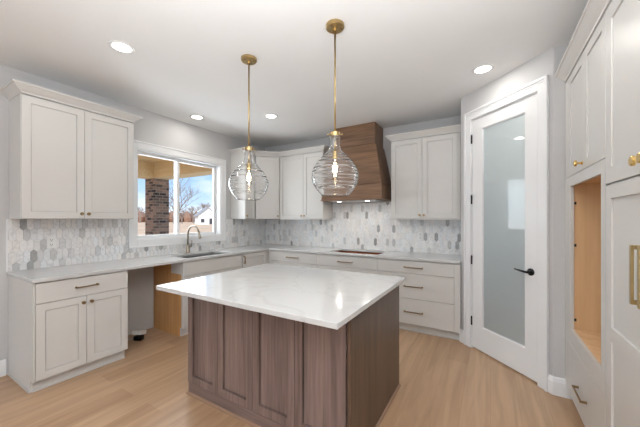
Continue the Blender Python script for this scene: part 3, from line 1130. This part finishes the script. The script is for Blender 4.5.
# outlets
def outlet(label, place):
    root = thing('wall_outlet', label, 'outlet', tuple(place.translation), place.to_euler().z)
    MB().box(-0.036, 0.036, -0.0055, -0.0004, -0.058, 0.058).build('cover_plate', M_PLASTIC, root, bevel=0.002)
    for z in (-0.024, 0.024):
        m_ = MB().box(-0.017, 0.017, -0.0075, -0.0058, z-0.017, z+0.017)
        f_ = m_.build('socket', M_PLASTIC, root, bevel=0.002)
        m_ = MB()
        m_.box(-0.009, -0.006, -0.0085, -0.0078, z-0.004, z+0.008); m_.box(0.006, 0.009, -0.0085, -0.0078, z-0.004, z+0.008)
        m_.box(-0.003, 0.003, -0.0085, -0.0078, z-0.014, z-0.008)
        m_.build('slots', M_DARK, f_)
    return root


outlet('white wall outlet on the tile above the base cabinet left of the dishwasher bay', Matrix.Translation((XW+0.0085, 1.08, 1.158)) @ Matrix.Rotation(PI/2, 4, 'Z'))
outlet('white wall outlet on the tile below the cabinet beside the pantry wall', Matrix.Translation((-0.845, YW-0.0085, 1.145)))

# supply connector lying in the dishwasher bay
sc = thing('supply_connector', 'small white and black connector lying on the floor of the dishwasher bay', 'connector', (-3.46, 1.775, 0), 0.5)
MB().box(-0.045, 0.045, -0.03, 0.03, 0.0, 0.05).build('black_base', M_BLACK, sc, bevel=0.006)
mb = MB().box(-0.05, 0.05, -0.060, 0.060, 0.0, 0.045)
mb.xf(Matrix.Translation((0, 0.0, 0.064)) @ Matrix.Rotation(-0.26, 4, 'X'))
mb.build('white_cover', M_PLASTIC, sc, bevel=0.006)
MB().tube([(-0.04, 0.0, 0.03), (-0.1, -0.03, 0.012), (-0.17, -0.05, 0.03), (-0.215, -0.05, 0.10)], 0.006, 8).build('supply_line', M_STEEL, sc, smooth=True)

# ------------------------------------------------------------ recessed lights
def can(x, y, label):
    root = thing('recessed_light', label, 'ceiling light', (x, y, ZCEIL), 0)
    MB().lathe([(0.092, -0.0005), (0.092, -0.004), (0.086, -0.008), (0.066, -0.006), (0.066, -0.0005)], 36, closed=True).build('trim_ring', M_PLASTIC, root, smooth=True)
    MB().lathe([(0, -0.0045), (0.0655, -0.0045), (0.0655, -0.0008), (0, -0.0008)], 36).build('lens', M_CANLENS, root)
    d = bpy.data.lights.new('can_lamp', 'AREA')
    d.shape = 'DISK'
    d.size = 0.13
    d.energy = 2.55
    d.color = (1.0, 0.96, 0.90)
    o = bpy.data.objects.new('can_lamp', d)
    COL.objects.link(o)
    o.parent = root
    o.location = (0, 0, -0.012)


can(-2.506, 1.159, 'round recessed ceiling light nearest the two-door wall cabinet by the window')
can(-3.366, 2.467, 'round recessed ceiling light directly above the sink window')
can(-2.492, 2.944, 'round recessed ceiling light in front of the diagonal corner cabinet')
can(-0.058, 3.007, 'round recessed ceiling light in front of the pantry door')
can(-0.058, 1.159, 'added unseen recessed ceiling light over the aisle before the tall cabinets')  # added out of view to light the tall cabinets

# ------------------------------------------------------------ pendants
def pendant(x, y, label):
    root = thing('pendant_light', label, 'pendant light', (x, y, 0), 0)
    cz = ZCEIL-0.0005
    cn = MB().lathe([(0, cz), (0.066, cz), (0.066, cz-0.018), (0.060, cz-0.024), (0.012, cz-0.026), (0.012, cz-0.045), (0, cz-0.045)], 32).build('canopy', M_BRASS, root)
    for a in range(3):
        MB().lathe([(0, -0.004), (0.006, -0.004), (0.006, 0), (0, 0)], 10, Matrix.Translation((0.042*math.cos(a*2.1+.4), 0.042*math.sin(a*2.1+.4), cz-0.0245))).build('screw', M_BRONZE, cn)
    MB().tube([(0, 0, 2.005), (0, 0, cz-0.045)], 0.0065, 12).build('rod', M_BRASS, root, smooth=True)
    MB().lathe([(0, 1.998), (0.020, 1.998), (0.033, 1.994), (0.0345, 1.975), (0.0345, 1.964), (0, 1.964)], 28).build('cap', M_BRASS, root)
    for s in (-1, 1):
        MB().lathe([(0, 0), (0.004, 0), (0.004, 0.012), (0.009, 0.013), (0.009, 0.020), (0, 0.020)], 12, Matrix.Translation((s*0.034*0.86, s*0.034*0.5, 1.980)) @ Matrix.Rotation(math.radians(30), 4, 'Z') @ Matrix.Rotation(s*PI/2, 4, 'Y')).build('thumb_screw', M_BRONZE, root)
    MB().tube([(0, 0, 1.962), (0, 0, 1.862)], 0.008, 12).build('stem', M_BRASS, root, smooth=True)
    MB().lathe([(0, 1.862), (0.014, 1.862), (0.019, 1.852), (0.019, 1.806), (0.015, 1.802), (0, 1.802)], 20).build('socket', M_BRASS, root, smooth=False)
    # ribbed blown globe: outer then inner skin, open flat bottom
    key = [(1.966, 0.036), (1.910, 0.036), (1.885, 0.039), (1.866, 0.048), (1.848, 0.064), (1.828, 0.086), (1.800, 0.112), (1.770, 0.135), (1.742, 0.151), (1.710, 0.163), (1.682, 0.166), (1.645, 0.160), (1.610, 0.144), (1.580, 0.121), (1.562, 0.104), (1.551, 0.092)]
    zs = [1.966-i*(1.966-1.551)/83 for i in range(84)]
    def rad(z):
        for (za_, ra_), (zb_, rb_) in zip(key, key[1:]):
            if zb_-1e-9 <= z <= za_+1e-9:
                t = (za_-z)/(za_-zb_)
                return ra_+(rb_-ra_)*t
        return key[-1][1]
    sm = [sum(rad(min(1.966, max(1.551, z+k*0.006))) for k in (-2, -1, 0, 1, 2))/5 for z in zs]
    rip = [0.0010*(math.sin((z-1.55)*2*PI/0.0235)+0.7*math.sin((z-1.55)*2*PI/0.0147+1.0)+0.5*math.sin((z-1.55)*2*PI/0.041+2.0))*min(1, max(0, (1.86-z)/0.05))*min(1, max(0, (z-1.575)/0.03)) for z in zs]
    outer = [(r0+q, z) for r0, q, z in zip(sm, rip, zs)]
    inner = [(r0-0.0024-q*0.6, z) for r0, q, z in zip(sm, rip, zs)]
    MB().lathe(outer+inner[::-1], 56, closed=True).build('globe', M_GLOBE, root, smooth=True)
    bz = 1.802
    bulb = MB().lathe([(0.0125, bz), (0.014, bz-0.012), (0.021, bz-0.04), (0.025, bz-0.075), (0.022, bz-0.11), (0.012, bz-0.135), (0, bz-0.142)], 24).build('bulb', pane_mat('bulb_glass', 0.2), root, smooth=True)
    mb = MB()
    for k in range(4):
        a = k*PI/2
        mb.tube([(0.004*math.cos(a), 0.004*math.sin(a), bz-0.02), (0.010*math.cos(a), 0.010*math.sin(a), bz-0.06), (0.004*math.cos(a), 0.004*math.sin(a), bz-0.115)], 0.0014, 6)
    mb.build('filament', M_FILA, bulb)
    d = bpy.data.lights.new('bulb_lamp', 'POINT')
    d.energy = 2.0
    d.color = (1.0, 0.82, 0.6)
    d.shadow_soft_size = 0.018
    o = bpy.data.objects.new('bulb_lamp', d)
    COL.objects.link(o)
    o.parent = root
    o.location = (0, 0, bz-0.06)


pendant(-1.762, 1.795, 'clear ribbed glass globe pendant on brass rod, hanging in front of the corner wall cabinets')
pendant(-0.938, 1.795, 'clear ribbed glass globe pendant on brass rod, hanging in front of the wooden hood')

# pantry lamp behind the frosted door
pd = bpy.data.lights.new('pantry_lamp', 'AREA')
pd.shape = 'DISK'; pd.size = 0.3; pd.energy = 24; pd.color = (1.0, 0.92, 0.78)
po = bpy.data.objects.new('pantry_lamp', pd)
COL.objects.link(po)
po.location = (0.5, 3.6, 2.7)

# ------------------------------------------------------------ outdoors
GZ = -1.2
struct(MB().box(-8.6, XW-0.165, -3, 5.2, -0.35, -0.15).build('porch_floor', M_CONC))
struct(MB().box(-8.6, XW-0.165, 0.5, 5.2, 2.90, 3.0).build('porch_ceiling', M_SOFFIT))
tag(MB().box(-8.15, -7.73, 4.351, 4.77, -0.149, 2.478).build('porch_pillar', M_BRICK), 'square brick porch pillar standing outside the window', 'pillar')
mb = MB()
mb.box(-8.15, -7.75, 0.5, 4.36, 2.48, 2.899)
mb.box(-8.15, XW-0.17, 4.361, 4.76, 2.48, 2.899)
tag(mb.build('porch_beam', M_SOFFIT), 'tan boarded porch beam resting on the brick pillar outside the window', 'beam')
struct(MB().box(-600, -8.61, -300, 600, GZ-0.2, GZ).build('ground', M_FIELD))


def bare_tree(x, y, h, seed, label, thick=1.0, depth=5, group=None):
    rnd = random.Random(seed)
    mb = MB()
    def grow(p, d, L, r0, lev):
        q = p+d*L*0.5+Vector((rnd.uniform(-1, 1), rnd.uniform(-1, 1), 0))*L*0.04
        e_ = p+d*L
        mb.tube([p, q, e_], [r0, r0*0.85, r0*0.68], 6 if lev < 2 else 4, cap=False)
        if lev >= depth:
            return
        for k in range(3 if lev else 4):
            ax = Vector((rnd.uniform(-1, 1), rnd.uniform(-1, 1), rnd.uniform(-0.1, 0.5))).normalized()
            nd = (d*rnd.uniform(0.7, 1.0)+ax*rnd.uniform(0.45, 0.85)).normalized()
            st_ = p.lerp(e_, rnd.uniform(0.55, 1.0) if k else 1.0)
            grow(st_, nd, L*rnd.uniform(0.62, 0.8), r0*0.55, lev+1)
    grow(Vector((0, 0, 0)), Vector((0, 0, 1)), h*0.33, 0.022*h*thick, 0)
    o = mb.build('bare_tree', M_BARK)
    o.location = (x, y, GZ)
    return tag(o, label, 'tree', group)


def at(u, dist):
    t = (u-318.961)/287.725
    a = math.radians(30.785)
    return ((-math.sin(a)+math.cos(a)*t)*dist, (math.cos(a)+math.sin(a)*t)*dist)


bare_tree(*at(175.5, 26), 7.2, 11, 'leafless tree standing beyond the porch pillar, tallest in the window view', 0.62)
for i, (u, dist, h) in enumerate(((140, 190, 13), (158, 190, 13), (182, 165, 11), (193, 190, 14), (203, 200, 16))):
    bare_tree(*at(u, dist), h, 20+i, 'small leafless tree on the far edge of the dry field', 1.6, 5, 'far leafless trees')
# scrub along the far field edge: nobody could count the bushes
rnd = random.Random(4)
mb = MB()
for k in range(150):
    u = 120+110*rnd.random()
    x, y = at(u, 225+rnd.random()*50)
    hgt = rnd.uniform(5, 9.5)
    mb.lathe([(0, 0), (3.2, 0.2), (rnd.uniform(3.6, 5.2), hgt*0.45), (rnd.uniform(1.8, 3.2), hgt*0.8), (0, hgt)], 7, Matrix.Translation((x, y, GZ)))
o = mb.build('scrub_hedge', M_SCRUB)
o['kind'] = 'stuff'
tag(o, 'brown bare scrub along the far edge of the dry field', 'scrub')

hx0, hy0 = at(206, 135)
hs = thing('house', 'small white gabled house far across the dry field', 'house', (hx0, hy0, GZ), math.radians(62))
mb = MB()
mb.box(-4.2, 4.2, -5, 5, 0, 4.2)
mb.prism([(-4.2, 4.2), (4.2, 4.2), (0, 7.6)], 'Y', -5, 5)
wl_ = mb.build('wall', M_SIDING, hs)
mb = MB()
for s_ in (-1, 1):
    mb.hexa([(s_*4.9, -5.4, 3.7), (0, -5.4, 7.65), (0, 5.4, 7.65), (s_*4.9, 5.4, 3.7), (s_*4.9, -5.4, 4.0), (0, -5.4, 7.95), (0, 5.4, 7.95), (s_*4.9, 5.4, 4.0)])
mb.build('roof', M_SHINGLE, hs)
MB().box(0.6, 3.2, -5.1, -5.01, 0.2, 2.8).build('garage_door', M_WINDARK, wl_)
MB().box(-3.0, -1.6, -5.1, -5.01, 1.0, 2.6).build('window', M_WINDARK, wl_)
